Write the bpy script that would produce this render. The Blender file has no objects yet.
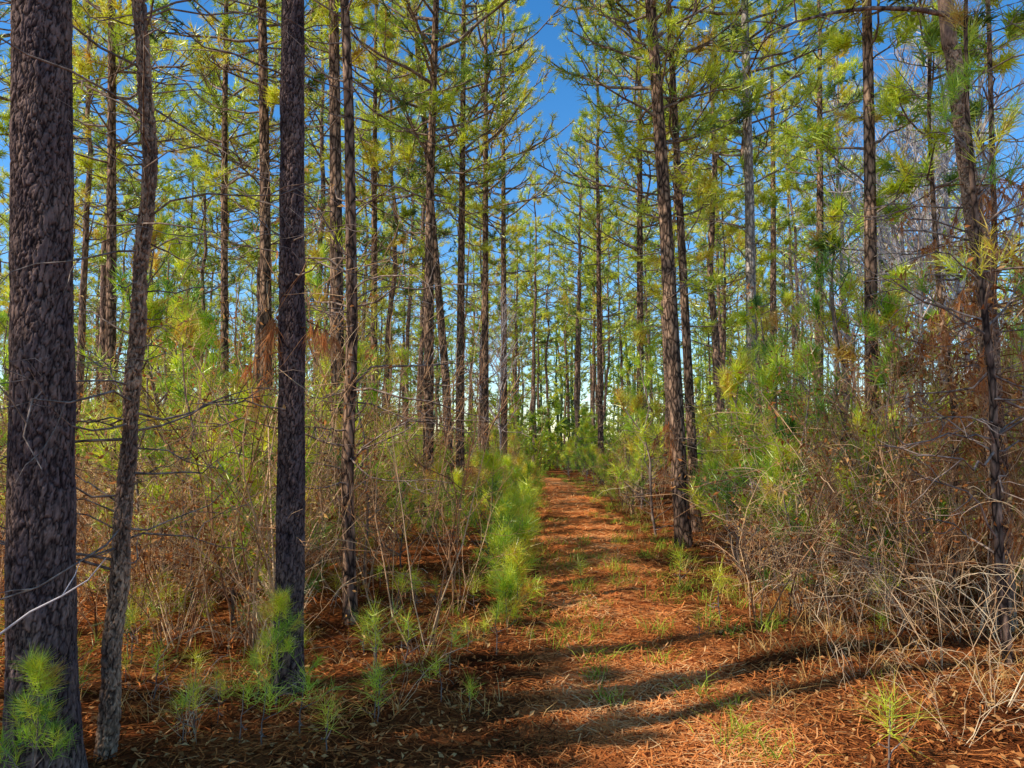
import bpy, math, random
import numpy as np
from mathutils import Vector, noise
random.seed(11)
R = np.random.default_rng(11)
S = bpy.context.scene
COL = S.collection
F = 740.0
PITCH = math.radians(4.3)
EYE = 1.6
PI = math.pi

# ------------------------------------------------------------------ helpers
def at(u, v, Y):
    x = (u-512)/F; z = (384-v)/F
    d = (x, math.cos(PITCH)-z*math.sin(PITCH), math.sin(PITCH)+z*math.cos(PITCH))
    t = Y/d[1]
    return np.array([d[0]*t, Y, EYE+d[2]*t])

def hgt(x, y):
    x = np.asarray(x, float); y = np.asarray(y, float)
    a = 1/(1+((x*x+y*y)/900.0))
    return a*(0.05*np.sin(0.9*x+1.3)*np.cos(0.7*y+.4)+0.03*np.sin(2.1*x+.5*y)+0.02*np.sin(1.3*y-2.7*x)+0.012*np.sin(5.1*x+1)*np.sin(4.3*y))

PY = np.array([-6, 0, 3.6, 4.7, 7.4, 10.8, 14.8, 19.7, 26, 30, 34, 40, 50.])
PX = np.array([.5, .55, .74, .90, .95, 1.10, 1.26, 1.45, 1.55, 1.3, .3, -2.5, -8.])
def pathx(y): return np.interp(y, PY, PX)

def nrm(a):
    return a/np.maximum(np.linalg.norm(a, axis=-1, keepdims=True), 1e-9)

class MB:
    def __init__(s): s.V = []; s.F = []; s.T = []; s.n = 0; s.M = []; s.mi = 0
    def addf(s, F): s.F.append(F); s.M.append(s.mi)
    def add(s, V, F, t=0.5):
        V = np.asarray(V, float)
        s.V.append(V); s.addf(np.asarray(F, np.int64)+s.n)
        s.T.append(np.full(len(V), t) if np.isscalar(t) else np.asarray(t, float)); s.n += len(V)
    def tube(s, P, r, sides=4, t=0.5):
        P = np.asarray(P, float); n = len(P)
        r = np.asarray(r, float)
        T = np.gradient(P, axis=0); T = nrm(T)
        ref = np.array([0, 0, 1.]) if abs(T[0, 2]) < .8 else np.array([1., 0, 0])
        A = nrm(np.cross(T, ref)); B = np.cross(T, A)
        th = np.linspace(0, 2*PI, sides, endpoint=False)
        V = (P[:, None, :]+r[:, None, None]*(np.cos(th)[None, :, None]*A[:, None, :]+np.sin(th)[None, :, None]*B[:, None, :])).reshape(-1, 3)
        i = np.arange(n-1)[:, None]*sides; j = np.arange(sides)[None, :]; k = (j+1) % sides
        Fq = np.stack([i+j, i+k, i+sides+k, i+sides+j], -1).reshape(-1, 4)
        s.add(V, Fq, t)
    def mesh(s, name, mat, smooth=False):
        me = bpy.data.meshes.new(name)
        V = np.concatenate(s.V); T = np.concatenate(s.T)
        me.vertices.add(len(V)); me.vertices.foreach_set('co', V.astype(np.float32).ravel())
        loops = np.concatenate([f.ravel() for f in s.F])
        tot = np.concatenate([np.full(len(f), f.shape[1]) for f in s.F])
        mi = np.concatenate([np.full(len(f), m) for f, m in zip(s.F, s.M)])
        st = np.concatenate([[0], np.cumsum(tot)[:-1]])
        me.loops.add(len(loops)); me.loops.foreach_set('vertex_index', loops.astype(np.int32))
        me.polygons.add(len(tot)); me.polygons.foreach_set('loop_start', st.astype(np.int32))
        if smooth: me.polygons.foreach_set('use_smooth', np.ones(len(tot), bool))
        for m in (mat if isinstance(mat, (list, tuple)) else [mat]): me.materials.append(m)
        me.polygons.foreach_set('material_index', mi.astype(np.int32))
        me.update(calc_edges=True)
        at_ = me.attributes.new('tint', 'FLOAT', 'POINT'); at_.data.foreach_set('value', T.astype(np.float32))
        return me

def needles(mb, P, A, n, L, w, spread, back=.1, sag=.1, tint=None, rs=R):
    P = np.asarray(P); A = nrm(np.asarray(A)); N = len(P)
    if tint is None: tint = rs.uniform(.2, .8, N)
    P = np.repeat(P, n, 0); A = np.repeat(A, n, 0); t = np.repeat(tint, n)+rs.normal(0, .08, N*n)
    d = nrm(A+spread*nrm(rs.normal(size=A.shape)))
    b = P-A*(rs.random((N*n, 1))*back)
    l = L*rs.uniform(.7, 1.1, (N*n, 1))
    tip = b+d*l; tip[:, 2] -= sag*l[:, 0]
    sd = nrm(np.cross(d, rs.normal(size=d.shape)))*w/2
    V = np.stack([b-sd, b+sd, tip], 1).reshape(-1, 3)
    mb.add(V, np.arange(N*n*3).reshape(-1, 3), np.repeat(t, 3))

def leaves(mb, P, size, rs=R, tint=None, flat=0.):
    P = np.asarray(P); N = len(P)
    a = nrm(rs.normal(size=(N, 3))*np.array([1, 1, 1-flat])); c = nrm(np.cross(a, rs.normal(size=(N, 3))*np.array([1-flat, 1-flat, 1])))
    l = size*rs.uniform(.6, 1.3, (N, 1))
    up = np.cross(a, c)*l*.18
    V = np.stack([P, P+a*l*.5+c*l*.22+up, P+a*l, P+a*l*.5-c*l*.22+up], 1).reshape(-1, 3)
    t = rs.random(N) if tint is None else tint
    i = np.arange(N)[:, None]*4
    mb.add(V, np.concatenate([i+np.array([[0, 1, 2]]), i+np.array([[0, 2, 3]])]), np.repeat(t, 4))

# ------------------------------------------------------------------ materials
def new_mat(name):
    m = bpy.data.materials.new(name); m.use_nodes = True
    nt = m.node_tree; nt.nodes.clear()
    return m, nt, nt.nodes.new, nt.links.new

def ramp(N, stops):
    r = N('ShaderNodeValToRGB'); e = r.color_ramp.elements
    while len(e) < len(stops): e.new(.5)
    for x, (p, c) in zip(e, stops): x.position = p; x.color = (*c, 1)
    return r

def foliage_mat(name, stops, trans=.4, objvar=.25, gloss=0.):
    m, nt, N, K = new_mat(name)
    a = N('ShaderNodeAttribute'); a.attribute_name = 'tint'
    oi = N('ShaderNodeObjectInfo')
    mu = N('ShaderNodeMath'); mu.operation = 'MULTIPLY_ADD'; mu.inputs[1].default_value = objvar; mu.inputs[2].default_value = -objvar/2
    K(oi.outputs['Random'], mu.inputs[0])
    ad = N('ShaderNodeMath'); ad.operation = 'ADD'; K(mu.outputs[0], ad.inputs[0]); K(a.outputs['Fac'], ad.inputs[1])
    r = ramp(N, stops); K(ad.outputs[0], r.inputs[0])
    p = N('ShaderNodeBsdfDiffuse'); K(r.outputs[0], p.inputs['Color'])
    out = p
    if trans > 0:
        t = N('ShaderNodeBsdfTranslucent'); K(r.outputs[0], t.inputs[0])
        mx = N('ShaderNodeMixShader'); mx.inputs[0].default_value = trans
        K(p.outputs[0], mx.inputs[1]); K(t.outputs[0], mx.inputs[2]); out = mx
    if gloss > 0:
        gl = N('ShaderNodeBsdfGlossy'); gl.inputs['Roughness'].default_value = .4; gl.inputs['Color'].default_value = (1, .97, .75, 1)
        m2 = N('ShaderNodeMixShader'); m2.inputs[0].default_value = gloss
        K(out.outputs[0], m2.inputs[1]); K(gl.outputs[0], m2.inputs[2]); out = m2
    o = N('ShaderNodeOutputMaterial'); K(out.outputs[0], o.inputs[0])
    return m

def bark_mat(name, c0, c1, c2, use_attr=False, scale=14.0, bump=.6, simple=False):
    m, nt, N, K = new_mat(name)
    tc = N('ShaderNodeTexCoord'); mp = N('ShaderNodeMapping'); mp.inputs['Scale'].default_value = (1, 1, .33)
    K(tc.outputs['Object'], mp.inputs[0])
    nz = N('ShaderNodeTexNoise'); nz.inputs['Scale'].default_value = 9 if not simple else 22; nz.inputs['Detail'].default_value = 4; K(mp.outputs[0], nz.inputs['Vector'])
    p = N('ShaderNodeBsdfDiffuse'); o = N('ShaderNodeOutputMaterial'); K(p.outputs[0], o.inputs[0])
    if simple:
        rc = ramp(N, [(.32, c0), (.5, c1), (.68, c2)]); K(nz.outputs[0], rc.inputs[0]); K(rc.outputs[0], p.inputs['Color'])
        return m
    n2 = N('ShaderNodeTexNoise'); n2.inputs['Scale'].default_value = 60; n2.inputs['Detail'].default_value = 4; K(mp.outputs[0], n2.inputs['Vector'])
    rc = ramp(N, [(.34, c1), (.64, c2)]); K(nz.outputs[0], rc.inputs[0])
    if use_attr:
        a = N('ShaderNodeAttribute'); a.attribute_name = 'tint'; plate = a.outputs['Fac']
    else:
        dm = N('ShaderNodeMix'); dm.data_type = 'VECTOR'; dm.inputs[0].default_value = .06
        K(mp.outputs[0], dm.inputs[4]); K(nz.outputs['Color'], dm.inputs[5])
        v = N('ShaderNodeTexVoronoi'); v.feature = 'DISTANCE_TO_EDGE'; v.inputs['Scale'].default_value = scale; K(dm.outputs[1], v.inputs['Vector'])
        q = N('ShaderNodeMath'); q.operation = 'MULTIPLY'; q.inputs[1].default_value = 4; q.use_clamp = True; K(v.outputs['Distance'], q.inputs[0]); plate = q.outputs[0]
    mx = N('ShaderNodeMix'); mx.data_type = 'RGBA'; K(plate, mx.inputs[0]); mx.inputs[6].default_value = (*c0, 1); K(rc.outputs[0], mx.inputs[7])
    m2 = N('ShaderNodeMix'); m2.data_type = 'RGBA'; m2.blend_type = 'MULTIPLY'; m2.inputs[0].default_value = .8
    r2 = ramp(N, [(.3, (.4, .4, .4)), (.7, (1.5, 1.45, 1.4))]); K(n2.outputs[0], r2.inputs[0])
    K(mx.outputs[2], m2.inputs[6]); K(r2.outputs[0], m2.inputs[7])
    sm = N('ShaderNodeMath'); sm.operation = 'MULTIPLY_ADD'; sm.inputs[1].default_value = .7; K(n2.outputs[0], sm.inputs[0]); K(plate, sm.inputs[2])
    b = N('ShaderNodeBump'); b.inputs['Strength'].default_value = bump; b.inputs['Distance'].default_value = .012; K(sm.outputs[0], b.inputs['Height'])
    K(m2.outputs[2], p.inputs['Color']); K(b.outputs[0], p.inputs['Normal'])
    return m

def ground_mat(name, cols):
    m, nt, N, K = new_mat(name)
    tc = N('ShaderNodeTexCoord')
    n1 = N('ShaderNodeTexNoise'); n1.inputs['Scale'].default_value = 1.6; n1.inputs['Detail'].default_value = 5; K(tc.outputs['Object'], n1.inputs['Vector'])
    n2 = N('ShaderNodeTexNoise'); n2.inputs['Scale'].default_value = 28; n2.inputs['Detail'].default_value = 6; n2.inputs['Roughness'].default_value = .75; K(tc.outputs['Object'], n2.inputs['Vector'])
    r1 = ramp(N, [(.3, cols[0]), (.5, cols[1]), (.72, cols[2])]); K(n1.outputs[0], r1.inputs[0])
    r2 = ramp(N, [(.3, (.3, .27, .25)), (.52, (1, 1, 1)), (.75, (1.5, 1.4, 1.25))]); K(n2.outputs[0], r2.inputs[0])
    a = N('ShaderNodeMix'); a.data_type = 'RGBA'; a.blend_type = 'MULTIPLY'; a.inputs[0].default_value = 1; K(r1.outputs[0], a.inputs[6]); K(r2.outputs[0], a.inputs[7])
    b = N('ShaderNodeBump'); b.inputs['Strength'].default_value = .9; b.inputs['Distance'].default_value = .03; K(n2.outputs[0], b.inputs['Height'])
    p = N('ShaderNodeBsdfDiffuse')
    K(a.outputs[2], p.inputs['Color']); K(b.outputs[0], p.inputs['Normal'])
    o = N('ShaderNodeOutputMaterial'); K(p.outputs[0], o.inputs[0])
    return m

M_bark = bark_mat('pine_bark', (.03, .02, .016), (.18, .11, .08), (.52, .315, .20), scale=18)
M_barkfar = bark_mat('far_pine_bark', (.035, .024, .019), (.17, .105, .078), (.50, .31, .20), simple=True)
M_barknear = bark_mat('near_pine_bark', (.014, .009, .010), (.13, .088, .086), (.28, .18, .142), use_attr=True)
M_barktan = bark_mat('tan_pine_bark', (.035, .022, .018), (.28, .17, .12), (.64, .39, .235), use_attr=True)
M_barkpale = bark_mat('pale_pine_bark', (.16, .13, .11), (.44, .36, .31), (.66, .55, .47), scale=18)
M_limb = bark_mat('limb_bark', (.10, .07, .055), (.25, .175, .135), (.46, .33, .25), simple=True)
M_grey = bark_mat('hardwood_bark', (.16, .14, .135), (.36, .31, .30), (.5, .44, .41), simple=True)
M_ndl = foliage_mat('pine_needles', [(0, (.025, .068, .012)), (.28, (.25, .38, .028)), (.60, (.86, .91, .055)), (1.0, (.74, .46, .07))], .44, .26, .08)
M_young = foliage_mat('young_pine_needles', [(0, (.045, .17, .02)), (.34, (.40, .62, .03)), (.66, (.93, .95, .06)), (1.0, (.70, .40, .07))], .44, .3, .08)
M_dryndl = foliage_mat('dead_needles', [(0, (.28, .09, .03)), (.5, (.64, .25, .085)), (1, (.84, .46, .19))], .4, .2)
M_leaf = foliage_mat('dry_leaves', [(0, (.22, .065, .021)), (.5, (.66, .25, .07)), (1, (.88, .53, .21))], .4, .2)
M_twig = foliage_mat('twig_brown', [(0, (.15, .065, .034)), (.5, (.52, .265, .125)), (1, (.88, .57, .31))], .0, .3)
M_pale = foliage_mat('twig_pale', [(0, (.40, .22, .11)), (.5, (.72, .45, .24)), (1, (.92, .71, .45))], .0, .3)
M_haze = foliage_mat('grey_twigs', [(0, (.40, .33, .32)), (.5, (.58, .49, .47)), (1, (.74, .64, .59))], .0, .3)
M_straw = foliage_mat('dry_grass_blades', [(0, (.44, .20, .055)), (.5, (.78, .43, .13)), (1, (.90, .64, .27))], .35, .2)
M_litter = foliage_mat('pine_straw_needles', [(0, (.06, .019, .007)), (.3, (.31, .082, .023)), (.66, (.84, .27, .066)), (1, (.95, .54, .22))], .0, .0)
M_grass = foliage_mat('green_grass_blades', [(0, (.16, .28, .03)), (.5, (.46, .60, .05)), (1, (.80, .78, .12))], .4, .2)
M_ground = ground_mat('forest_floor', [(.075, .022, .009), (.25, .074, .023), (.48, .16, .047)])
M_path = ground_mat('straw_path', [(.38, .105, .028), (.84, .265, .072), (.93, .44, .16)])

# ------------------------------------------------------------------ scene tags
def tag(o, label, cat, group=None, kind=None):
    o['label'] = label
    if cat: o['category'] = cat
    if group: o['group'] = group
    if kind: o['kind'] = kind
def thing(name, label, cat, loc, rz=0, sc=1., group=None):
    o = bpy.data.objects.new(name, None); COL.objects.link(o)
    o.empty_display_size = .2
    o.location = [float(v) for v in loc]; o.rotation_euler = (0, 0, rz); o.scale = (sc, sc, sc)
    tag(o, label, cat, group)
    return o
def part(name, me, parent=None):
    o = bpy.data.objects.new(name, me); COL.objects.link(o)
    if parent: o.parent = parent
    return o

# ------------------------------------------------------------------ ground, path
def sinh_axis(lo, hi, n, k):
    a = np.arcsinh(lo/k); b = np.arcsinh(hi/k)
    return k*np.sinh(np.linspace(a, b, n))
xs = sinh_axis(-400, 400, 320, 2.0); ys = sinh_axis(-60, 700, 320, 3.0)
X, Y = np.meshgrid(xs, ys)
Z = hgt(X, Y)
mb = MB()
i = np.arange(len(ys)-1)[:, None]*len(xs)+np.arange(len(xs)-1)[None, :]; i = i.ravel()
mb.add(np.stack([X, Y, Z], -1).reshape(-1, 3), np.stack([i, i+1, i+len(xs)+1, i+len(xs)], -1))
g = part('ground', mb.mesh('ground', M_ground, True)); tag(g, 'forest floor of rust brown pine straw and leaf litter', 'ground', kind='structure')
yy = np.concatenate([np.arange(-5, 20, .12), np.arange(20, 50, .4)])
tt = np.linspace(-1, 1, 25)
Yp, Tp = np.meshgrid(yy, tt, indexing='ij')
hw = .68+.12*np.sin(Yp*1.7)+.10*np.sin(Yp*4.1+1)+.02*Yp*np.exp(-Yp/40)
hw = hw*(1+.10*np.sin(Yp*2.9+Tp*3))
Xp = pathx(Yp)+Tp*hw
Zp = hgt(Xp, Yp)+.03*(1-1.35*Tp**2)+.014*np.sin(Xp*7)*np.sin(Yp*6)+.008*np.sin(Xp*17+Yp*3)
mb = MB(); k = len(tt)
i = (np.arange(len(yy)-1)[:, None]*k+np.arange(k-1)[None, :]).ravel()
mb.add(np.stack([Xp, Yp, Zp], -1).reshape(-1, 3), np.stack([i, i+1, i+k+1, i+k], -1))
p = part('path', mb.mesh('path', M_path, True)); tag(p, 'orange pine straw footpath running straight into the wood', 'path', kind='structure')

# ------------------------------------------------------------------ litter stuff
N = 140000
y = 2.3*(26/2.3)**R.random(N); x = R.uniform(-1, 1, N)*(.76*y+.6)
px_ = pathx(y); on = np.exp(-((x-px_)/.76)**4)
keep = R.random(N) < (.4+.6*on); x, y, on = x[keep], y[keep], on[keep]; N = len(x)
z = hgt(x, y)+R.uniform(.004, .03, N)+.03*on
a = R.random(N)*2*PI; L = R.uniform(.08, .2, N)*(1+y*.04)
d = np.stack([np.cos(a)*L, np.sin(a)*L, R.normal(0, .13, N)*L], -1); c = np.stack([x, y, z], -1)
w = np.stack([-np.sin(a), np.cos(a), np.zeros(N)], -1)*(.0014+.0005*y)[:, None]
bend = np.stack([np.sin(a), -np.cos(a), np.zeros(N)], -1)*(R.normal(0, .12, N)*L)[:, None]
V = np.stack([c-d/2-w, c-d/2+w, c+bend+w, c+bend-w, c+d/2], 1).reshape(-1, 3)
mb = MB(); i = np.arange(N)[:, None]*5
patch = np.sin(x*2.3+1.1*np.sin(y*1.9))*np.sin(y*2.7+1.3*np.sin(x*2.1))
tn = np.clip(R.normal(.29, .2, N)+.34*on+.18*patch, 0, 1)
V[:, 2] = np.maximum(V[:, 2], hgt(V[:, 0], V[:, 1])+.004)
mb.add(V, i+np.array([[0, 1, 2]]), np.repeat(tn, 5))
mb.addf(i+np.array([[0, 2, 3]])); mb.addf(i+np.array([[3, 2, 4]]))
o = part('pine_straw', mb.mesh('pine_straw', M_litter)); tag(o, 'loose fallen orange pine needles scattered over path and floor', 'pine straw', kind='stuff')
N = 20000
y = 2.3*(20/2.3)**R.random(N); x = R.uniform(-1, 1, N)*(.76*y+.6)
keep = (np.abs(x-pathx(y)) > .75) | (R.random(N) < .08); x, y = x[keep], y[keep]
mb = MB(); leaves(mb, np.stack([x, y, hgt(x, y)+R.uniform(.01, .05, len(x))], -1), .044, flat=.6)
o = part('leaf_litter', mb.mesh('leaf_litter', M_leaf)); tag(o, 'dry brown fallen leaves lying beside the path', 'leaf litter', kind='stuff')

def grass_stuff(name, label, cat, mat, pts, nb, hmin, hmax, w, spread):
    mb = MB()
    P = np.array(pts); n = len(P)
    hh = R.uniform(hmin, hmax, n)
    for q in range(nb):
        b = P.copy(); b[:, :2] += R.normal(0, .05, (n, 2))
        l = hh*R.uniform(.5, 1.1, n)
        d = nrm(np.stack([R.normal(0, spread, n), R.normal(0, spread, n), np.ones(n)], -1))*l[:, None]
        m_ = b+d*.55; tip = b+d; tip[:, :2] += d[:, :2]*.5; tip[:, 2] -= l*.12
        s = nrm(np.stack([R.normal(size=n), R.normal(size=n), np.zeros(n)], -1))*w
        V = np.stack([b-s, b+s, m_+s*.7, m_-s*.7, tip], 1).reshape(-1, 3); i = np.arange(n)[:, None]*5
        mb.add(V, i+np.array([[0, 1, 2]]), np.repeat(R.random(n), 5)); mb.addf(i+np.array([[0, 2, 3]])+mb.n-len(V)); mb.addf(i+np.array([[3, 2, 4]])+mb.n-len(V))
    o = part(name, mb.mesh(name, mat)); tag(o, label, cat, kind='stuff')
pts = []
while len(pts) < 860:
    y = 4.3*(30/4.3)**random.random(); x = random.uniform(-1, 1)*(.74*y+.5); dx = x-pathx(y)
    if abs(dx) < .64: continue
    if dx < 0 and random.random() < .6: continue
    pts.append((x, y, float(hgt(x, y))))
grass_stuff('dry_grass', 'tan dry grass tufts growing among the brush', 'dry grass', M_straw, pts, 11, .08, .38, .003, .7)
pts = []
for u, v, n, s in [(690, 690, 4, .1), (580, 592, 7, .2), (600, 625, 5, .15), (610, 665, 3, .12), (640, 590, 5, .2), (735, 725, 4, .12), (570, 565, 6, .3), (560, 520, 8, .5), (745, 750, 3, .1), (670, 630, 3, .15), (585, 545, 7, .3), (590, 610, 5, .15), (605, 575, 6, .2), (625, 645, 2, .08), (655, 655, 2, .08), (575, 640, 3, .1), (600, 690, 2, .06), (580, 560, 6, .15), (590, 575, 5, .15)]:
    Yd = EYE*F/(v-440)
    c = at(u, v, Yd)
    for q in range(n):
        x, y = c[0]+random.gauss(0, s), c[1]+random.gauss(0, s); pts.append((x, y, float(hgt(x, y))+.02))
for q in range(460):
    y = random.uniform(6, 34); x = pathx(y)+random.choice([-1, 1])*random.uniform(.5, 1.6); pts.append((x, y, float(hgt(x, y))))
grass_stuff('green_grass', 'short green grass sprouting on and along the path', 'grass', M_grass, pts, 20, .08, .24, .0032, .6)

# ------------------------------------------------------------------ pines
def interp(P, s):
    f = s*(len(P)-1); i = min(int(f), len(P)-2); f -= i
    return P[i]*(1-f)+P[i+1]*f
def limb_path(rs, p0, az, L, e0, e1, n=6, wob=.15):
    e = np.linspace(e0, e1, n-1)+rs.normal(0, wob*.6, n-1); z = az+np.cumsum(rs.normal(0, wob, n-1))
    st = np.stack([np.cos(e)*np.cos(z), np.cos(e)*np.sin(z), np.sin(e)], -1)*L/(n-1)
    return np.concatenate([[p0], p0+np.cumsum(st, 0)])

def build_pine(seed, C, rad, cb, Lmax, dz=.42, per=2.6, subs=5, nn=22, nl=.2, nw=.017, dead=(2, 5, 14), sides=10, near=False, ndl=None, e0=(-.1, .5), deadL=(.4, 1.4), tip=True, spread=.95, brown=0.012, shape=None, bark=None, dr=1., rust=None, amp=.0055, lvar=(.6, 1.2)):
    """C centre points (n,3) from base, rad radii; returns trunk with bare limbs, live branches, crown (and dead foliage)"""
    rs = np.random.default_rng(seed)
    C = np.asarray(C); H = C[-1, 2]
    tm = MB()
    if near:
        zz = np.concatenate([np.arange(C[0, 2], 5.2, .0085), np.linspace(5.25, H, 50)])
        P = np.stack([np.interp(zz, C[:, 2], C[:, k]) for k in range(3)], -1)
        for _ in range(30): P[1:-1, :2] = (P[:-2, :2]+2*P[1:-1, :2]+P[2:, :2])/4
        rr = np.interp(zz, C[:, 2], rad)
        th = np.linspace(0, 2*PI, sides, endpoint=False)
        V = np.empty((len(zz), sides, 3)); T = np.ones((len(zz), sides))
        kf = near
        for a_ in range(len(zz)):
            for b_ in range(sides):
                r = rr[a_]; ca, sa = math.cos(th[b_]), math.sin(th[b_])
                if zz[a_] < 5.2:
                    q = Vector((r*ca*kf+seed*3.1, r*sa*kf, zz[a_]*kf*.38))
                    w_ = noise.noise(q*.9)*.8; w2 = noise.noise(q*2.3)*.5
                    q2 = Vector((q.x+w_, q.y+w2, q.z+w_*.7+w2))
                    d = noise.voronoi(q2)[0]; pl = min(1., (d[1]-d[0])*5.0)
                    d2 = noise.voronoi(Vector((q2.x*1.9, q2.y*1.9, q2.z*3.8+w_*2)))[0]; p2 = min(1., (d2[1]-d2[0])*4)
                    big = noise.noise(q*.4)
                    pl = pl*(.55+.45*p2+.45*big)
                    r = r+(pl-.45)*amp+noise.noise(q*.22)*.009
                    T[a_, b_] = max(0, min(1, pl*1.1))
                V[a_, b_] = (P[a_, 0]+r*ca, P[a_, 1]+r*sa, zz[a_])
        n_ = len(zz); i = np.arange(n_-1)[:, None]*sides; j = np.arange(sides)[None, :]; k = (j+1) % sides
        tm.add(V.reshape(-1, 3), np.stack([i+j, i+k, i+sides+k, i+sides+j], -1).reshape(-1, 4), T.ravel())
        bk = bark or M_barknear
    else:
        tm.tube(C, rad, sides); bk = bark or M_bark
    lm = MB(); tp = []; ta = []; tt_ = []
    def ctr(z): return np.array([np.interp(z, C[:, 2], C[:, 0]), np.interp(z, C[:, 2], C[:, 1]), z])
    def add_t(p, a, t): tp.append(p); ta.append(a); tt_.append(t)
    z = cb; az = rs.random()*6
    while z < H-.1:
        t = (z-cb)/(H-cb)
        sh = (min(1, .45+2.2*t)*(1-t)**.65+.06) if shape is None else shape(t)
        for q in range(max(1, int(round(per+rs.normal(0, .8))))):
            az += 2.4+rs.normal(0, .3)
            L = Lmax*sh*rs.uniform(*lvar)
            ea = rs.uniform(*e0)+t*.45
            zz0 = z+rs.normal(0, dz*.3); zz0 = min(max(zz0, .05), H-.05)
            P = limb_path(rs, ctr(zz0), az, L, ea, ea+.35, 6, .18)
            r = max(.0025, .015*L)
            lm.tube(P, np.linspace(r, r*.3, 6), 4)
            tb = np.clip(rs.normal(.5, .18)+.1*(t-.4), .05, .82)
            if rs.random() < brown: tb = 1.0
            add_t(P[-1], P[-1]-P[-2], tb+.1)
            if subs > 0: add_t(interp(P, .8), nrm(P[-1]-P[-2])+rs.normal(0, .3, 3), tb)
            for k in range(subs):
                s = rs.uniform(.3, .95); sg = 1 if k % 2 else -1
                L2 = L*rs.uniform(.28, .5)*(1.25-.6*s)
                P2 = limb_path(rs, interp(P, s), az+sg*rs.uniform(.5, 1.1), L2, ea+rs.normal(.1, .25), ea+.6, 4)
                lm.tube(P2, np.linspace(r*.5, r*.2, 4), 3)
                tb2 = tb+rs.normal(0, .07)
                add_t(P2[-1], P2[-1]-P2[-2], tb2+.06)
                add_t(interp(P2, .62), nrm(P2[-1]-P2[-2])+rs.normal(0, .5, 3), tb2-.05)
        z += dz*rs.uniform(.7, 1.3)
    if tip:
        for k in range(3): add_t(C[-1]+rs.normal(0, .02, 3), np.array([0, 0, 1])+rs.normal(0, .2, 3), .6)
    d0, d1, nd = dead
    tm.mi = 1
    for k in range(nd):
        z = rs.uniform(d0, d1); L = rs.uniform(*deadL); a_ = rs.random()*2*PI
        P = limb_path(rs, ctr(z), a_, L, rs.uniform(-.3, .8), rs.uniform(-.6, .6), 7, .32)
        r = (.004+.006*L)*dr; tm.tube(P, np.linspace(r, r*.3, 7), 4)
        for q in range(rs.integers(1, 5)):
            P2 = limb_path(rs, interp(P, rs.uniform(.3, .9)), a_+rs.choice([-1, 1])*rs.uniform(.4, 1.2), L*rs.uniform(.2, .5), rs.normal(0, .5), rs.normal(0, .5), 5, .3)
            tm.tube(P2, np.linspace(r*.55, r*.25, 5), 3)
    trunk = tm.mesh('trunk', [bk, M_limb], True)
    limbs = lm.mesh('branches', M_limb, False)
    cm = MB(); needles(cm, tp, ta, nn, nl, nw, spread, back=nl*.8, sag=.12, tint=np.array(tt_), rs=rs)
    crown = cm.mesh('crown', ndl or M_ndl)
    out = [trunk, limbs, crown]
    if rust:
        z0, z1, n, Lr = rust
        dm = MB(); dp = []; da = []
        for k in range(n):
            a_ = rs.random()*6.28
            P = limb_path(rs, ctr(rs.uniform(z0, z1)), a_, Lr*rs.uniform(.4, 1.1), rs.uniform(-.3, .3), -.8, 6, .2)
            dm.tube(P, np.linspace(.006, .002, 6), 3, .2)
            for s in (.55, .75, .9, 1.):
                dp.append(interp(P, min(s, .999))); da.append(np.array([rs.normal(0, .3), rs.normal(0, .3), -1.]))
        needles(dm, dp, da, 16, .2, .0055, .6, .05, .25, None, rs)
        out.append(dm.mesh('dead_foliage', M_dryndl))
    return out

def pine_thing(meshes, label, cat, loc, rz=0, sc=1., group=None, name='pine_tree'):
    t = thing(name, label, cat, loc, rz, sc, group)
    for nm, m in zip(('trunk', 'branches', 'crown', 'dead_foliage'), meshes): part(nm, m, t)
    return t
def taper(z, H, r0, flare=.25):
    z = np.asarray(z); return r0*(1.03-.82*(np.clip(z, 0, H)/H)**1.15)+r0*flare*np.exp(-np.maximum(z, 0)/.22)

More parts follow.
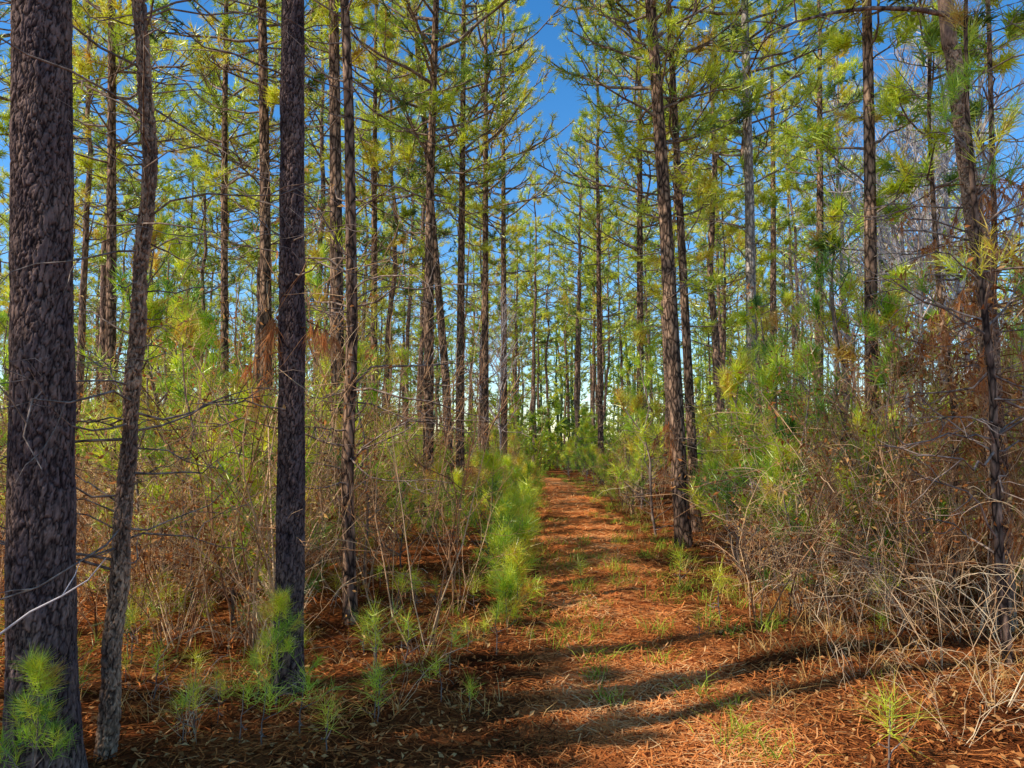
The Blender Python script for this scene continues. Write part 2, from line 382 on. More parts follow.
def key_pine(seed, pts, Yd, wpx, H, cb, Lmax, label, near=0, dead=None, sides=12, bough=None, **kw):
    """trunk following the line of the real trunk, standing Yd metres away"""
    W = np.array([at(u, v, Yd) for u, v in pts])
    W = W[np.argsort(W[:, 2])]
    gx = W[0, 0]+(W[1, 0]-W[0, 0])/(W[1, 2]-W[0, 2])*(0-W[0, 2]) if W[0, 2] > .1 else W[0, 0]
    gx = W[0, 0]+np.clip(gx-W[0, 0], -.35, .35)
    g = float(hgt(gx, Yd))
    base = np.array([gx, Yd, g])
    Lc = [[0, 0, -.12]]
    for q in W:
        if q[2]-g > .2: Lc.append([q[0]-gx, 0, q[2]-g])
    Lc = np.array(Lc)
    dx = np.clip((Lc[-1, 0]-Lc[-2, 0])/(Lc[-1, 2]-Lc[-2, 2]), -.15, .15)
    z1 = Lc[-1, 2]; n = 6
    ext = []
    for k in range(1, n+1):
        z = z1+(H-z1)*k/n; ext.append([Lc[-1, 0]+dx*(z-z1)*(1-.35*k/n)+.05*math.sin(k*1.7+seed), .06*math.sin(k*1.3+seed*2), z])
    Lc = np.concatenate([Lc, ext])
    zz = np.concatenate([np.linspace(-.12, .8, 8), np.arange(.95, H, .15), [H]])
    C = np.stack([np.interp(zz, Lc[:, 2], Lc[:, 0]), np.interp(zz, Lc[:, 2], Lc[:, 1])+.03*np.sin(zz*.6+seed)*np.clip(zz, 0, 1), zz], -1)
    for _ in range(3): C[1:-1, :2] = (C[:-2, :2]+2*C[1:-1, :2]+C[2:, :2])/4
    r0 = wpx/2*Yd/F
    rad = np.maximum(taper(zz, H, r0), .012)
    m = build_pine(seed, C, rad, cb, Lmax, dead=dead or (1.2, cb, 22), sides=sides, near=near, lvar=(.4, 1.35), **kw)
    t = pine_thing(m, label, 'pine tree', base)
    if bough:
        bm = MB(); B = np.array([at(u, v, Yd-.25*q)-base for q, (u, v) in enumerate(bough)])
        bm.tube(B, np.linspace(.024, .006, len(B)), 6)
        rs = np.random.default_rng(seed)
        for q in range(9):
            s = rs.uniform(.3, .98); P2 = limb_path(rs, interp(B, s), PI+rs.normal(0, 1), rs.uniform(.3, .8), rs.normal(0, .5), rs.normal(.2, .4), 5, .3)
            bm.tube(P2, np.linspace(.007, .002, 5), 4)
        part('arching_bough', bm.mesh('arching_bough', M_barkfar), t)
    return t

KP = [
 ([(38, 0), (40, 384), (46, 768)], 3.6, 58, 19, 9, 2.4, 'thickest dark plated pine trunk at the left edge of the view', dict(near=33, sides=200, dead=(4.4, 9, 6), nn=14, amp=.0075)),
 ([(137, 0), (145, 50), (138, 95), (154, 140), (147, 200), (132, 270), (141, 330), (123, 390), (132, 440), (115, 520), (123, 585), (107, 650), (114, 700), (101, 765)], 3.9, 15, 11, 6.2, 1.4, 'thin crooked pine with many bare limbs standing just right of the thickest trunk', dict(near=46, sides=64, dead=(.9, 4.2, 80), deadL=(.15, 1.4), nn=14, dr=.65, bark=M_barktan, amp=.013)),
 ([(294, 0), (291, 384), (288, 688)], 4.9, 26, 18, 8.5, 2.3, 'straight dark pine trunk with a green sapling at its foot, left foreground', dict(near=38, sides=110, dead=(1.6, 8, 26), nn=14, dr=.7, rust=(2.15, 2.5, 6, .4), amp=.008)),
 ([(345, 0), (350, 120), (353, 330), (347, 480), (351, 620)], 6.6, 13, 13, 6.2, 1.6, 'slender pine with bare side twigs just right of the straight dark trunk', dict(dead=(1.0, 6, 54), deadL=(.5, 1.7), sides=16, dr=.8)),
 ([(333, 0), (338, 360), (340, 480)], 10, 15, 17, 7.0, 2.2, 'dark pine seen immediately behind the slender pine with bare twigs', {}),
 ([(262, 0), (266, 330), (267, 480)], 11, 13, 17, 6.8, 2.1, 'pine standing clear behind and just left of the straight dark trunk', {}),
 ([(113, 0), (110, 330), (110, 480)], 12, 11, 16, 6.2, 2.1, 'pine showing directly behind the crooked pine, first slim trunk right of the thickest', {}),
 ([(226, 0), (224, 340), (224, 470)], 15, 9, 15, 6.2, 2.1, 'thin upright pine midway between the crooked pine and the straight dark trunk', {}),
 ([(436, 0), (430, 200), (428, 470)], 13, 11, 16, 6.4, 2.4, 'tall pine left of the path with a leafless lower stem above the bare brush', {}),
 ([(414, 0), (446, 380), (450, 480)], 16, 9, 16, 6.4, 2.3, 'slightly leaning pine next to the tall pine left of the path', {}),
 ([(464, 0), (460, 380), (460, 470)], 17, 9, 17, 6.4, 2.5, 'slim pine third from the gap of open sky on the left side', {}),
 ([(486, 60), (485, 380), (485, 470)], 20, 8, 18, 7.0, 2.8, 'slim pine second from the gap of open sky on the left side', {}),
 ([(503, 60), (504, 380), (504, 470)], 26, 7, 19.5, 7.6, 2.7, 'last slim pine left of the path before the gap of open sky', {}),
 ([(376, 0), (374, 300), (374, 470)], 17, 8, 15, 6.2, 2.1, 'thin pine standing between the slender bare pine and the tall pine left of the path', {}),
 ([(650, 0), (664, 200), (676, 400), (684, 540)], 11.3, 16, 18, 6.2, 3.0, 'tall leaning pine at the right edge of the path with rusty brush at its base', dict(dead=(1.5, 6.5, 26), rust=(.6, 2.2, 10, .6))),
 ([(672, 60), (684, 300), (694, 480)], 12.6, 10, 15, 3.6, 1.6, 'leafy pine leaning close behind the tall leaning pine by the path', {}),
 ([(640, 100), (640, 400), (640, 470)], 20, 8, 18, 6.6, 3.0, 'straight thin pine just left of the tall leaning pine by the path', {}),
 ([(598, 200), (600, 400), (601, 470)], 27, 6, 19.5, 7.6, 2.9, 'slim pine nearest the far right edge of the path', {}),
 ([(744, 0), (750, 200), (753, 400), (754, 480)], 13, 12, 17, 7.2, 2.2, 'pale grey straight pine right of the path with few low branches', dict(dead=(2, 7, 12), bark=M_barkpale)),
 ([(772, 60), (774, 400), (774, 470)], 19, 8, 15, 6.5, 2.0, 'narrow dark pine just right of the pale grey pine', {}),
 ([(820, 60), (819, 390), (819, 470)], 18, 10, 15, 7, 1.8, 'brown pine against open blue sky midway between pale grey pine and dark green pine', {}),
 ([(866, 0), (869, 200), (873, 470), (876, 560)], 8.6, 14, 14, 2.2, 1.1, 'dark pine with green sprays down its stem, right of the middle', dict(dz=.42, per=1.9)),
 ([(947, 0), (958, 110), (968, 190), (986, 300), (990, 400), (1002, 520), (1004, 630)], 6.5, 18, 17, 7.2, 2.4, 'sunlit tan pine leaning left near the right edge of the view', dict(sides=60, near=34, dead=(1.2, 6, 44), deadL=(.4, 1.6), nn=16, dr=.8, rust=(.9, 4.0, 70, .95), bark=M_barktan, amp=.010, bough=[(953, 16), (915, 9), (870, 8), (830, 13), (795, 22), (765, 38)])),
 ([(990, 0), (994, 250), (985, 420), (994, 640)], 7.5, 7, 11, 5.5, 1.2, 'thin dark stem crowding the leaning tan pine, second of the right edge cluster', dict(dead=(1, 5.5, 40), deadL=(.4, 1.3), rust=(.8, 3.8, 44, .8))),
 ([(930, 120), (940, 300), (955, 420), (950, 600)], 8.2, 7, 8, 4.4, 1.1, 'thin crooked pine stem just left of the leaning tan pine', dict(dead=(.8, 4.5, 36), deadL=(.4, 1.2), rust=(.7, 3.0, 26, .8))),
]
for q, (pts, Yd, w, H, cb, Lm, lab, kw) in enumerate(KP):
    key_pine(100+q, pts, Yd, w, H, cb, Lm, lab, **kw)

def var_pine(seed, H, r0, cb, Lmax, **kw):
    rs = np.random.default_rng(seed)
    zz = np.concatenate([np.linspace(-.15, .8, 5), np.arange(1.4, H, .7), [H]])
    wx = np.cumsum(rs.normal(0, .045, len(zz))); wy = np.cumsum(rs.normal(0, .045, len(zz)))
    wx -= wx[0]; wy -= wy[0]
    C = np.stack([wx, wy, zz], -1)
    return build_pine(seed, C, np.maximum(taper(zz, H, r0), .012), cb, Lmax, sides=8, bark=M_barkfar, **kw)
SPEC = [(17, .12, 7.0, 2.4), (16, .10, 6.4, 2.2), (18, .13, 8.0, 2.6), (15, .09, 5.8, 2.1), (16.5, .11, 7.4, 2.3), (14.5, .085, 5.4, 2.0), (17.5, .11, 8.6, 2.4)]
ELV = [(-.25, .25), (0, .5), (-.15, .35), (.1, .6), (-.3, .3), (-.05, .45), (-.2, .2)]
BIG = [var_pine(200+k, H, r, cb, L, dead=(1.5, cb, 16), nn=20, nl=.22, nw=.021, subs=5, e0=ELV[k], lvar=(.35, 1.35)) for k, (H, r, cb, L) in enumerate(SPEC)]
FARP = [var_pine(250+k, H, r, cb, L, dead=(2.5, cb, 8), nn=9, nl=.30, nw=.038, subs=4, dz=.6, e0=ELV[k], lvar=(.35, 1.35)) for k, (H, r, cb, L) in enumerate(SPEC)]
ORD = 'first second third fourth fifth sixth seventh eighth ninth tenth eleventh twelfth thirteenth fourteenth fifteenth sixteenth seventeenth eighteenth nineteenth twentieth'.split()
ORD += ['twenty-'+o for o in ORD[:9]]+['thirtieth']+['thirty-'+o for o in ORD[:9]]+['fortieth']
placed = [(at(p[0][-1][0], 440, p[1])[0], p[1]) for p in KP]
mid = []; far = []
def ok(x, y, s): return not any((x-a)**2+(y-b)**2 < s*s for a, b in placed)
tries = 0
while len(mid)+len(far) < 126 and tries < 9000:
    tries += 1
    y = math.sqrt(random.uniform(15**2, 58**2)); x = random.uniform(-1, 1)*(.71*y+.5)
    dx = x-pathx(y)
    if abs(dx) < (1.9 if y < 24 else 1.7): continue
    if x > .42*y and random.random() < (.9 if y < 26 else .55): continue
    if -.03*y < x < .11*y and y > 30 and random.random() < .8: continue
    if not ok(x, y, 2.6): continue
    placed.append((x, y)); (mid if y < 24 else far).append((x, y))
tries = 0; n0 = len(far)
while len(far) < n0+12 and tries < 3000:       # the stand that closes the end of the path
    tries += 1
    y = random.uniform(40, 60); x = random.uniform(-.03, .12)*y
    if abs(x-pathx(y)) < 1.3 or not ok(x, y, 2.2): continue
    placed.append((x, y)); far.append((x, y))
mid.sort(key=lambda a: a[0]/a[1])
cnt = {'left': 0, 'right': 0}
for x, y in mid:
    s = 'left' if x < pathx(y) else 'right'
    pine_thing(random.choice(BIG), 'slim middle-distance pine %s of the path, %s from the left' % (s, ORD[cnt[s]]), 'pine tree', (x, y, float(hgt(x, y))), random.random()*6, random.uniform(.85, 1.08), 'middle-distance pines %s of the path' % s)
    cnt[s] += 1
for x, y in far:
    u = x/y
    s = 'far-off thin pine deep in the stand left of the path' if u < -.04 else ('far-off thin pine in the row closing the end of the path' if u < .14 else 'far-off thin pine deep in the stand right of the path')
    pine_thing(random.choice(FARP), s, 'pine tree', (x, y, float(hgt(x, y))), random.random()*6, random.uniform(.85, 1.1), s.replace('far-off thin pine', 'far pines'))
for x, y, s, k in [(-9.5, 5.4, .9, 3), (-11, -3.4, .9, 1), (-4.5, 2.45, 1, 6), (-5.2, 3.5, 1, 2), (-6.1, 5.0, 1, 6), (-7.6, 6.6, 1, 0)]:  # unseen pines, added so their shadows band the path
    pine_thing(BIG[k], 'unseen shade-casting pine added outside the view to the left', 'pine tree', (x, y, float(hgt(x, y))), random.random()*6, s, 'added shade pines outside the left edge of the view')

# ------------------------------------------------------------------ far wood, one mass
mbw = MB()
rs = np.random.default_rng(5)
tp = []; ta = []
for k in range(180):
    y = rs.uniform(62, 92); x = rs.uniform(-1, 1)*(.76*y+4); H = rs.uniform(11, 16)
    mbw.tube([(x, y, -.2), (x+rs.normal(0, .2), y, H*.5), (x+rs.normal(0, .3), y, H)], [.13, .1, .03], 5, -.6)
    n = 70
    t = rs.random(n)**.8; zz = H*(.3+.7*t); rr = 2.3*(1-t)**.6*np.sqrt(rs.random(n)); a_ = rs.random(n)*6.28
    tp.append(np.stack([x+rr*np.cos(a_), y+rr*np.sin(a_), zz], -1)); ta.append(np.stack([np.cos(a_), np.sin(a_), np.full(n, .8)], -1))
for k in range(600):
    y = rs.uniform(36, 92); x = rs.uniform(-1, 1)*(.76*y+4)
    if abs(x-pathx(y)) < 1.2 and y < 50: continue
    n = 26; H = rs.uniform(1.8, 5.2); t = rs.random(n); rr = H*.36*(1-t)**.7; a_ = rs.random(n)*6.28
    tp.append(np.stack([x+rr*np.cos(a_), y+rr*np.sin(a_), .15+H*t], -1)); ta.append(np.stack([np.cos(a_), np.sin(a_), np.full(n, .8)], -1))
tp = np.concatenate(tp); ta = np.concatenate(ta)
needles(mbw, tp, ta, 9, .55, .10, .9, .4, .1, None, rs)
o = part('far_wood', mbw.mesh('far_wood', M_ndl)); tag(o, 'hazy mass of far-off pines closing the view between trunks', 'wood', kind='stuff')

# ------------------------------------------------------------------ young pines
def sapling(seed, H, nn=24, nl=.17, nw=.003, Lk=.36, subs=0, dz=None, per=3, r0=None, cbk=.15, dead=None, e0=(.35, .8), spread=.8, wob=.014, bark=None):
    rs = np.random.default_rng(seed)
    zz = np.linspace(-.05, H, 9); wx = np.cumsum(rs.normal(0, wob*H, 9)); wx -= wx[0]; wy = np.cumsum(rs.normal(0, wob*H, 9)); wy -= wy[0]
    r0 = r0 or .004+.006*H
    return build_pine(seed, np.stack([wx, wy, zz], -1), np.linspace(r0, r0*.3, 9), H*cbk, H*Lk, dz=dz or max(.14, H*.13), per=per, subs=subs, nn=nn, nl=nl, nw=nw, dead=dead or (.1, .5*H, 2 if H < 2 else 12), deadL=(.1*H, .25*H), sides=6, ndl=M_young, e0=e0, shape=lambda t: (1-t)**.8+.12, spread=spread, brown=.05, bark=bark or M_limb)
SAP_S = [sapling(300+k, h, subs=0, nn=22, nl=.2, nw=.0034, Lk=.65, per=2, dz=.14, cbk=.3, e0=(.1, .6), spread=1.1) for k, h in enumerate([.26, .32, .38, .46])]
SAP_M = [sapling(320+k, h, subs=1, nn=20, nl=.2, nw=.006, spread=.95) for k, h in enumerate([1.0, 1.3, 1.6, 1.9])]
SAP_H = [sapling(330+k, h, subs=1, nn=18, nl=.2, nw=.007, per=2.6, cbk=.15, spread=.9, e0=(.2, .8), Lk=.4) for k, h in enumerate([.62, .8, 1.0])]
SAP_L = [sapling(340+k, h, subs=3, nn=14, nl=.22, nw=.013, Lk=.27, per=3, cbk=c, spread=.85) for k, (h, c) in enumerate([(2.6, .2), (3.4, .22), (4.4, .28), (5.6, .35)])]
SAP_T = [sapling(350, 5.4, subs=2, nn=22, nl=.2, nw=.006, Lk=.12, per=2, cbk=.45, dz=.42, dead=(.5, 3, 18), wob=.004, bark=M_bark)]
def sap_thing(ms, label, u=None, v=None, Yd=None, xy=None, sc=1., group=None):
    if xy is None:
        p_ = at(u, v, Yd); xy = (p_[0], Yd)
    t = thing('pine_sapling', label, 'pine sapling', (xy[0], xy[1], float(hgt(*xy))), random.random()*6, sc, group)
    part('stem', ms[0], t); part('twigs', ms[1], t); part('needle_foliage', ms[2], t)
    return t
NEAR_S = [
 (SAP_M[1], 30, 760, 3.3, .48, 'dark green pine sapling in front of the thickest trunk, bottom left corner'),
 (SAP_M[1], 276, 680, 4.65, .5, 'green pine sapling growing against the foot of the straight dark trunk'),
 (SAP_S[2], 240, 740, 4.1, .8, 'small pine sapling just left of the foot of the straight dark trunk'),
 (SAP_S[1], 325, 750, 3.9, .8, 'low pine sapling just right of the foot of the straight dark trunk'),
 (SAP_S[3], 378, 735, 4.3, .7, 'small pine sapling in shade between the straight dark trunk and the path edge'),
 (SAP_S[2], 440, 720, 4.6, .7, 'dim low pine sapling in the shaded leaf litter left of the path'),
 (SAP_S[0], 195, 690, 5.0, .8, 'small pine sapling in litter between the crooked pine and the straight trunk'),
 (SAP_S[1], 886, 775, 3.75, 1.1, 'bright yellow-green pine seedling alone at the bottom right'),
 (SAP_S[1], 678, 590, 8.0, 1.2, 'low green sapling at the foot of the tall leaning pine'),
 (SAP_S[2], 722, 625, 6.6, 1.2, 'green sapling on the sunny right path edge beside dry grass'),
 (SAP_S[0], 790, 615, 7.2, 1.2, 'low green sapling under the tan brush right of the path'),
 (SAP_S[0], 700, 640, 6.1, .8, 'tiny seedling on the right side of the path, nearest the viewer there'),
 (SAP_S[1], 582, 590, 8.0, .8, 'small seedling standing in the middle of the path'),
 (SAP_L[0], 262, 520, 8.5, .85, 'bushy young pine with spreading needles behind the straight dark trunk'),
 (SAP_L[1], 365, 520, 8.2, .75, 'leafy young pine with pale green tufts behind the slender bare pine'),
 (SAP_T[0], 1010, 690, 5.4, 1.0, 'tall dark young pine with feathery needles at the right edge'),
 (SAP_L[1], 806, 600, 7.6, .75, 'pale stemmed young pine rising from tan brush right of the path'),
]
for ms, u, v, Yd, sc, lab in NEAR_S: sap_thing(ms, lab, u, v, Yd, sc=sc)
ROW = [(496, 5.6, 3, .8), (508, 6.3, 0, .75), (517, 6.9, 0, .95), (500, 7.4, 1, .85), (520, 7.9, 1, .95), (506, 8.5, 2, .9), (525, 9.1, 0, 1.1), (511, 9.8, 1, 1.05), (527, 10.5, 1, 1.0), (513, 11.3, 1, 1.1), (529, 12.3, 1, 1.1), (518, 13.5, 2, 1.1), (530, 15., 2, 1.1)]
for k, (u, Yd, m, sc) in enumerate(ROW):
    sap_thing(SAP_S[3] if m == 3 else SAP_H[m], 'bright green sapling in the row along the left path edge, %s from the viewer' % ORD[k], u, 600, Yd, sc=sc, group='green sapling row on the left path edge')
for k, (x, y) in enumerate([(-4.0, 2.0), (-4.7, 2.9), (-3.5, 1.0), (-5.6, 3.6), (-4.8, .9), (-5.8, 2.2), (-4.3, 3.3), (-6.4, 3.0), (-3.9, 2.7)]):  # out of view, added only to shade the lower-left foreground
    sap_thing(SAP_L[2+k % 2], 'unseen tall young pine added to shade the lower left', xy=(x, y), sc=1., group='added shade-casting young pines outside the left edge of the view')
def scatter(n, y0, y1, pw, left_p, gap, mx=.70):
    out = []
    while len(out) < n:
        y = y0+(y1-y0)*random.random()**pw
        x = random.uniform(-1, 1)*(mx*y+.3); dx = x-pathx(y)
        if abs(dx) < gap(y): continue
        if (dx < 0) != (random.random() < left_p): continue
        if y < 11.6 and .16*y < x < .275*y: continue          # keep the foot of the leaning pine open to view
        out.append((x, y))
    return out
def zone(x, y):
    s = 'left' if x < pathx(y) else 'right'
    return s, ('near' if y < 10 else ('middle' if y < 18 else 'far'))
LABS = {'near': 'young pine in the thicket nearest the viewer %s of the path', 'middle': 'young pine in the middle of the green thicket %s of the path', 'far': 'small young pine far back in the undergrowth %s of the path'}
for x, y in scatter(88, 6.6, 16, 1.0, .6, lambda y: 1.15)+scatter(52, 14, 32, 1.2, .58, lambda y: 1.2):
    ms = random.choice(SAP_M) if random.random() < .45 else random.choice(SAP_L[:3])
    if y < 17 and -3.0 < x-pathx(y) < 0 and ms not in SAP_M: x -= 2.2      # the tall ones stand back from the path edge
    s, zn = zone(x, y)
    sap_thing(ms, LABS[zn] % s, xy=(x, y), sc=random.uniform(.7, 1.1), group='young pines, '+zn+' thicket '+s+' of the path')
for x, y in scatter(66, 4.0, 8.0, 1., .84, lambda y: 1.0, .66):
    if x > pathx(y) and y < 5.6: y += 2.
    s, zn = zone(x, y)
    sap_thing(random.choice(SAP_S), 'low pine seedling sprouting from the foreground litter %s of the path' % s, xy=(x, y), sc=random.uniform(.55, 1.), group='low pine seedlings in the foreground %s of the path' % s)
for x, y in [(pathx(y)+random.choice([-1, 1])*random.uniform(1.0, 1.9), y) for y in np.linspace(14, 32, 24)]:
    s, zn = zone(x, y)
    sap_thing(random.choice(SAP_M[:3]), 'bushy pine sapling lining the far %s edge of the path' % s, xy=(float(x), float(y)), sc=random.uniform(.8, 1.15), group='saplings lining the far %s path edge' % s)
for k in range(24):
    y = random.uniform(32, 42); x = random.uniform(-.03, .12)*y
    if abs(x-pathx(y)) < 1.2: x += 2.4
    sap_thing(random.choice(SAP_L[:2]+SAP_M[2:]), 'bright young pine closing the far end of the path', xy=(x, y), sc=random.uniform(.7, 1.1), group='young pines closing the path end')

# ------------------------------------------------------------------ shrubs, weeds, bare trees
def grow(mb, tips, rs, p, d, L, r, lev, arch, nk, sides=3, up=.1, jit=.22):
    n = 6; P = [p]; dd = d.copy()
    for k in range(n-1):
        dd = nrm(dd+rs.normal(0, jit, 3)*.6+np.array([0, 0, up-arch*k/(n-1)])); P.append(P[-1]+dd*L/(n-1))
    P = np.array(P); mb.tube(P, np.linspace(r, max(r*.4, .0014), n), sides, float(np.clip(rs.normal(.5, .22), 0, 1)))
    tips.extend(P[2:])
    if lev > 0:
        for k in range(nk):
            s = rs.uniform(.25, .98); q = interp(P, s)
            nd = nrm(nrm(interp(P, min(1, s+.1))-q+1e-6)+rs.normal(0, .55, 3))
            grow(mb, tips, rs, q, nd, L*rs.uniform(.3, .6), r*.55, lev-1, arch, nk, sides, up, jit)
def shrub(seed, H, stems, lev, nk, arch, mat, spreadk, nleaf, leafsz=.05, r=.006, lmat=None, jit=.22):
    rs = np.random.default_rng(seed); mb = MB(); tips = []
    for k in range(stems):
        a = rs.random()*6.28; d = nrm(np.array([math.cos(a)*spreadk, math.sin(a)*spreadk, 1.])+rs.normal(0, .1, 3))
        p = np.array([math.cos(a)*.08, math.sin(a)*.08, -.03])*rs.uniform(.3, 1.5)
        p[2] = -.03
        grow(mb, tips, rs, p, d, H*rs.uniform(.6, 1.15), r*rs.uniform(.6, 1.2), lev, arch, nk, jit=jit)
    st = mb.mesh('stems', mat)
    lf = None
    if nleaf:
        T = np.array(tips); m2 = MB()
        idx = rs.integers(0, len(T), nleaf)
        leaves(m2, T[idx]+rs.normal(0, .03, (nleaf, 3)), leafsz, rs)
        lf = m2.mesh('dry_leaves', lmat or M_leaf)
    return st, lf
BARE = [shrub(400+k, h, 7, 2, 4, ar, M_twig, .5, 0, r=.007, jit=.32) for k, (h, ar) in enumerate([(1.6, .15), (2.1, .1), (1.3, .35), (2.6, .1)])]
ARCH = [shrub(410+k, h, 7, 2, 3, ar, M_pale, .6, 0, r=.0055, jit=.3) for k, (h, ar) in enumerate([(1.7, .6), (1.3, .7), (2.0, .5)])]
LEAFY = [shrub(420+k, h, 6, 2, 4, .15, M_twig, .45, n, .046, jit=.28) for k, (h, n) in enumerate([(1.3, 340), (1.8, 430), (2.6, 580), (1.0, 280)])]
WEED = [shrub(430+k, h, 9, 1, 5, .15, M_pale, .3, n, .04, r=.004, lmat=M_straw, jit=.34) for k, (h, n) in enumerate([(1.2, 190), (1.6, 240), (.9, 150)])]
GREENB = [shrub(440+k, h, 6, 2, 3, .1, M_twig, .4, n, .042, lmat=M_grass) for k, (h, n) in enumerate([(1.2, 320), (1.7, 420)])]
KINDS = {'bare': (BARE, 'bare_shrub', 'leafless brown shrub'), 'arch': (ARCH, 'arching_bramble', 'tangle of pale arching dead canes'), 'leafy': (LEAFY, 'dry_leaf_shrub', 'shrub holding rusty dry leaves'), 'weed': (WEED, 'straw_weed', 'clump of upright straw-coloured weed stalks'), 'green': (GREENB, 'leafy_shrub', 'shrub with small yellow-green leaves')}
def shrub_thing(kind, label, xy, sc=1., group=None, ms=None):
    L, nm, ds = KINDS[kind]; ms = ms or random.choice(L)
    t = thing(nm, label, 'shrub' if kind != 'weed' else 'weed', (xy[0], xy[1], float(hgt(*xy))), random.random()*6, sc, group)
    part('stems', ms[0], t)
    if ms[1]: part('dry_leaves' if kind != 'green' else 'leaves', ms[1], t)
def atg(u, Yd): return (float(at(u, 440, Yd)[0]), Yd)
NEARB = [
 ('bare', 425, 5.6, .9, BARE[3], 'dark leafless shrub with thin upright stems in shade left of the path'),
 ('bare', 455, 6.8, .7, BARE[0], 'leafless shrub directly behind the green sapling row'),
 ('bare', 385, 6.9, 1.0, BARE[1], 'leafless shrub beside the foot of the slender bare pine'),
 ('bare', 235, 5.9, .8, BARE[1], 'leafless shrub between the crooked pine and the straight dark trunk'),
 ('arch', 985, 4.4, .75, ARCH[0], 'pale tangled dead canes in the bottom right corner'),
 ('arch', 935, 5.2, .7, ARCH[2], 'pale arching canes left of the corner tangle at bottom right'),
 ('arch', 1010, 5.6, .9, ARCH[1], 'pale dead canes around the base of the leaning tan pine'),
 ('arch', 945, 4.0, .45, ARCH[1], 'small bleached twig tangle at the bottom edge, lower right'),
 ('arch', 850, 5.0, .5, ARCH[0], 'low pale twigs on orange litter behind the lone bottom right seedling'),
 ('weed', 800, 6.9, .9, WEED[1], 'tall straw weed clump around the pale stemmed young pine'),
 ('weed', 745, 7.4, .8, WEED[0], 'straw weed clump nearest the right path edge'),
 ('leafy', 704, 11.0, .6, LEAFY[0], 'rusty leaved shrub hugging the base of the tall leaning pine'),
 ('leafy', 870, 7.5, 1.1, LEAFY[2], 'rusty leaved shrub below the dark pine with green sprays'),
 ('leafy', 960, 6.4, 1.2, LEAFY[2], 'rusty leaved shrub just left of the base of the leaning tan pine'),
 ('leafy', 1015, 7.2, 1.3, LEAFY[2], 'tallest rusty leaved shrub, behind the leaning tan pine at the right edge'),
 ('arch', 205, 4.1, .4, ARCH[1], 'small pale forked dead twigs on the shaded floor at lower left'),
 ('arch', 400, 4.6, .4, ARCH[0], 'small dead twigs on shaded litter near the low saplings left of the path'),
 ('leafy', 150, 7.0, 1., LEAFY[1], 'rusty leaved shrub seen just right of the crooked pine'),
 ('leafy', 215, 7.8, 1., LEAFY[2], 'rusty leaved shrub midway between crooked pine and straight trunk'),
 ('bare', 905, 6.6, .9, BARE[1], 'leafless brown shrub in front of the leaning tan pine'),
]
for kd, u, Yd, sc, ms, lab in NEARB: shrub_thing(kd, lab, atg(u, Yd), sc, ms=ms)
for side, n in ((1, 122), (0, 140)):
    wts = {'bare': 4, 'arch': 1.8, 'leafy': 3.6, 'weed': 3.2, 'green': .3} if side else {'bare': 4.4, 'arch': 1.2, 'leafy': 3.8, 'weed': 1.6, 'green': .3}
    for x, y in scatter(n, 6.2 if side else 5.5, 24, 1.4, 0. if side else 1., lambda y: 1.05):
        kd = random.choices(list(wts), list(wts.values()))[0]
        if not side and x > pathx(y)-2.4 and y < 15: x -= 1.4
        s, zn = zone(x, y)
        place = {'near': 'in the brush nearest the viewer %s of the path', 'middle': 'in the mid-depth brush %s of the path', 'far': 'at the back of the brush %s of the path'}[zn] % s
        shrub_thing(kd, KINDS[kd][2]+' '+place, (x, y), random.uniform(.75, 1.3)*(1.12 if side and x > .4*y else 1), KINDS[kd][1].replace('_', ' ')+'s '+place)

def hardwood(seed, H):
    rs = np.random.default_rng(seed); tb = MB(); tw = MB(); tips = []
    zz = np.linspace(-.1, H, 12); wx = np.cumsum(rs.normal(0, .12, 12)); wx -= wx[0]
    C = np.stack([wx, wx*.4, zz], -1); tb.tube(C, np.linspace(.075, .015, 12), 8)
    for k in range(34):
        s = rs.uniform(.28, .98); a = rs.random()*6.28
        d = nrm(np.array([math.cos(a), math.sin(a), 1.3]))
        grow(tw, tips, rs, interp(C, s), d, H*.28*(1.25-s), .026*(1.2-s)+.012, 3, .0, 3, 3, .08, .2)
    return tb.mesh('trunk', M_grey, True), tw.mesh('bare_twigs', M_haze)
HW = [hardwood(500, 11), hardwood(501, 13)]
for (u, Yd, k, sc, lab) in [(905, 17, 0, 1, 'leafless grey hardwood between the dark green pine and leaning tan pine'), (945, 20, 1, 1, 'leafless grey hardwood behind the leaning tan pine'), (1000, 15, 0, .95, 'leafless grey hardwood at the right edge behind the dark young pine'), (855, 23, 1, .95, 'leafless grey hardwood standing far behind the dark green pine'), (500, 24, 0, .6, 'small leafless hardwood left of the far path end'), (925, 12, 0, .6, 'thin curved leafless hardwood sapling left of the leaning tan pine'), (895, 26, 1, 1.15, 'tallest leafless grey hardwood, farthest back at upper right'), (970, 14, 1, .85, 'leafless grey hardwood showing through the leaning tan pine branches')]:
    x, y = atg(u, Yd)
    t = thing('bare_hardwood', lab, 'tree', (x, y, float(hgt(x, y))), random.random()*6, sc)
    part('trunk', HW[k][0], t); part('bare_twigs', HW[k][1], t)

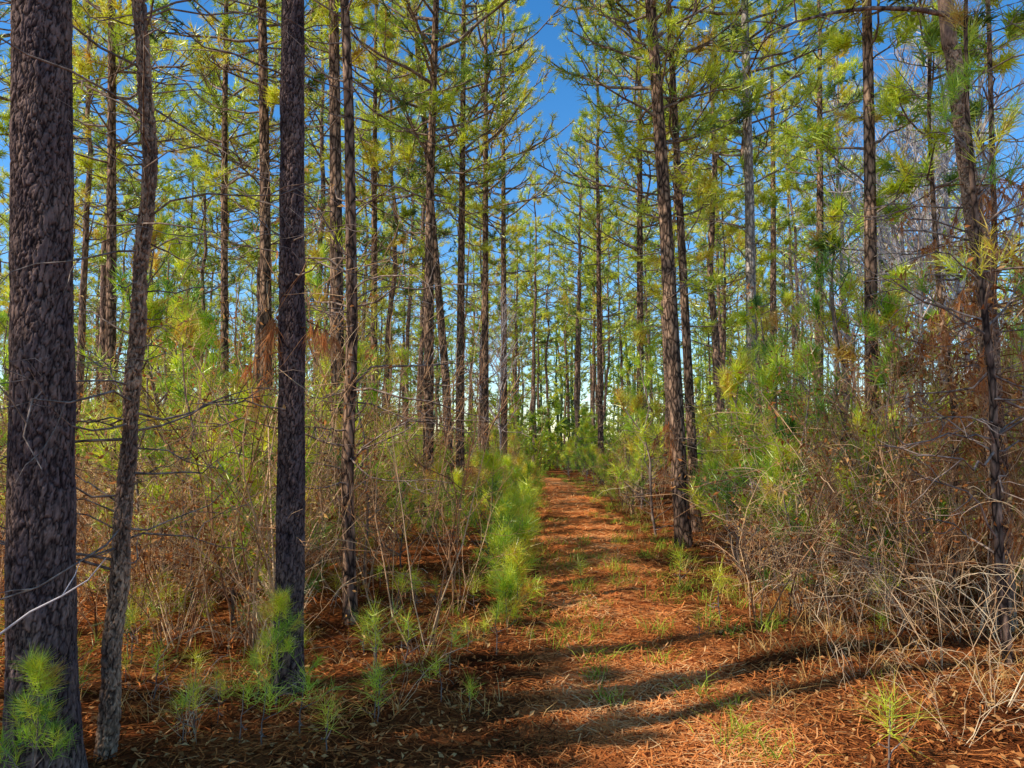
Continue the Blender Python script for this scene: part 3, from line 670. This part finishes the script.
mb = MB()
Pb = np.array([(-2.75, 3.0, -.02), (-2.62, 3.0, .35), (-2.35, 3.0, .62), at(0, 634, 3.0), at(30, 612, 3.0), at(62, 596, 3.0), at(88, 580, 3.0), at(106, 558, 3.0)])
mb.tube(Pb, np.linspace(.008, .0022, len(Pb)), 5, .5)
mb.tube(np.array([at(62, 596, 3.0), at(75, 575, 3.05), at(80, 562, 3.1)]), [.003, .0022, .001], 4, .4)
o = part('dead_branch', mb.mesh('dead_branch', M_haze, True)); tag(o, 'thin pale bare branch poking in from the left edge before the thickest trunk', 'branch')

# ------------------------------------------------------------------ light, sky, camera
AZ = math.radians(-112); EL = math.radians(41)
sd = Vector((math.cos(EL)*math.sin(AZ), math.cos(EL)*math.cos(AZ), math.sin(EL)))
l = bpy.data.lights.new('sun', 'SUN'); l.energy = 5.0; l.angle = math.radians(.5); l.color = (1, .96, .85)
lo = bpy.data.objects.new('sun', l); COL.objects.link(lo); lo.rotation_euler = sd.to_track_quat('Z', 'Y').to_euler(); lo.location = (0, 0, 30)
w = bpy.data.worlds.new('World'); S.world = w; w.use_nodes = True
nt = w.node_tree; bg = nt.nodes['Background']
sk = nt.nodes.new('ShaderNodeTexSky'); sk.sky_type = 'NISHITA'; sk.sun_disc = False; sk.sun_elevation = EL; sk.sun_rotation = AZ; sk.air_density = 1.0; sk.dust_density = .2; sk.ozone_density = 3
hs = nt.nodes.new('ShaderNodeHueSaturation'); hs.inputs['Saturation'].default_value = 1.32; hs.inputs['Value'].default_value = 1.42
nt.links.new(sk.outputs[0], hs.inputs['Color']); nt.links.new(hs.outputs[0], bg.inputs[0]); bg.inputs[1].default_value = .15
cd = bpy.data.cameras.new('camera'); cd.sensor_width = 36; cd.lens = 36*F/1024; cd.clip_end = 2000; cd.clip_start = .05
co = bpy.data.objects.new('camera', cd); COL.objects.link(co); co.location = (0, 0, EYE); co.rotation_euler = (PI/2+PITCH, 0, 0)
S.camera = co
S.view_settings.view_transform = 'Standard'; S.view_settings.look = 'None'; S.view_settings.exposure = 0
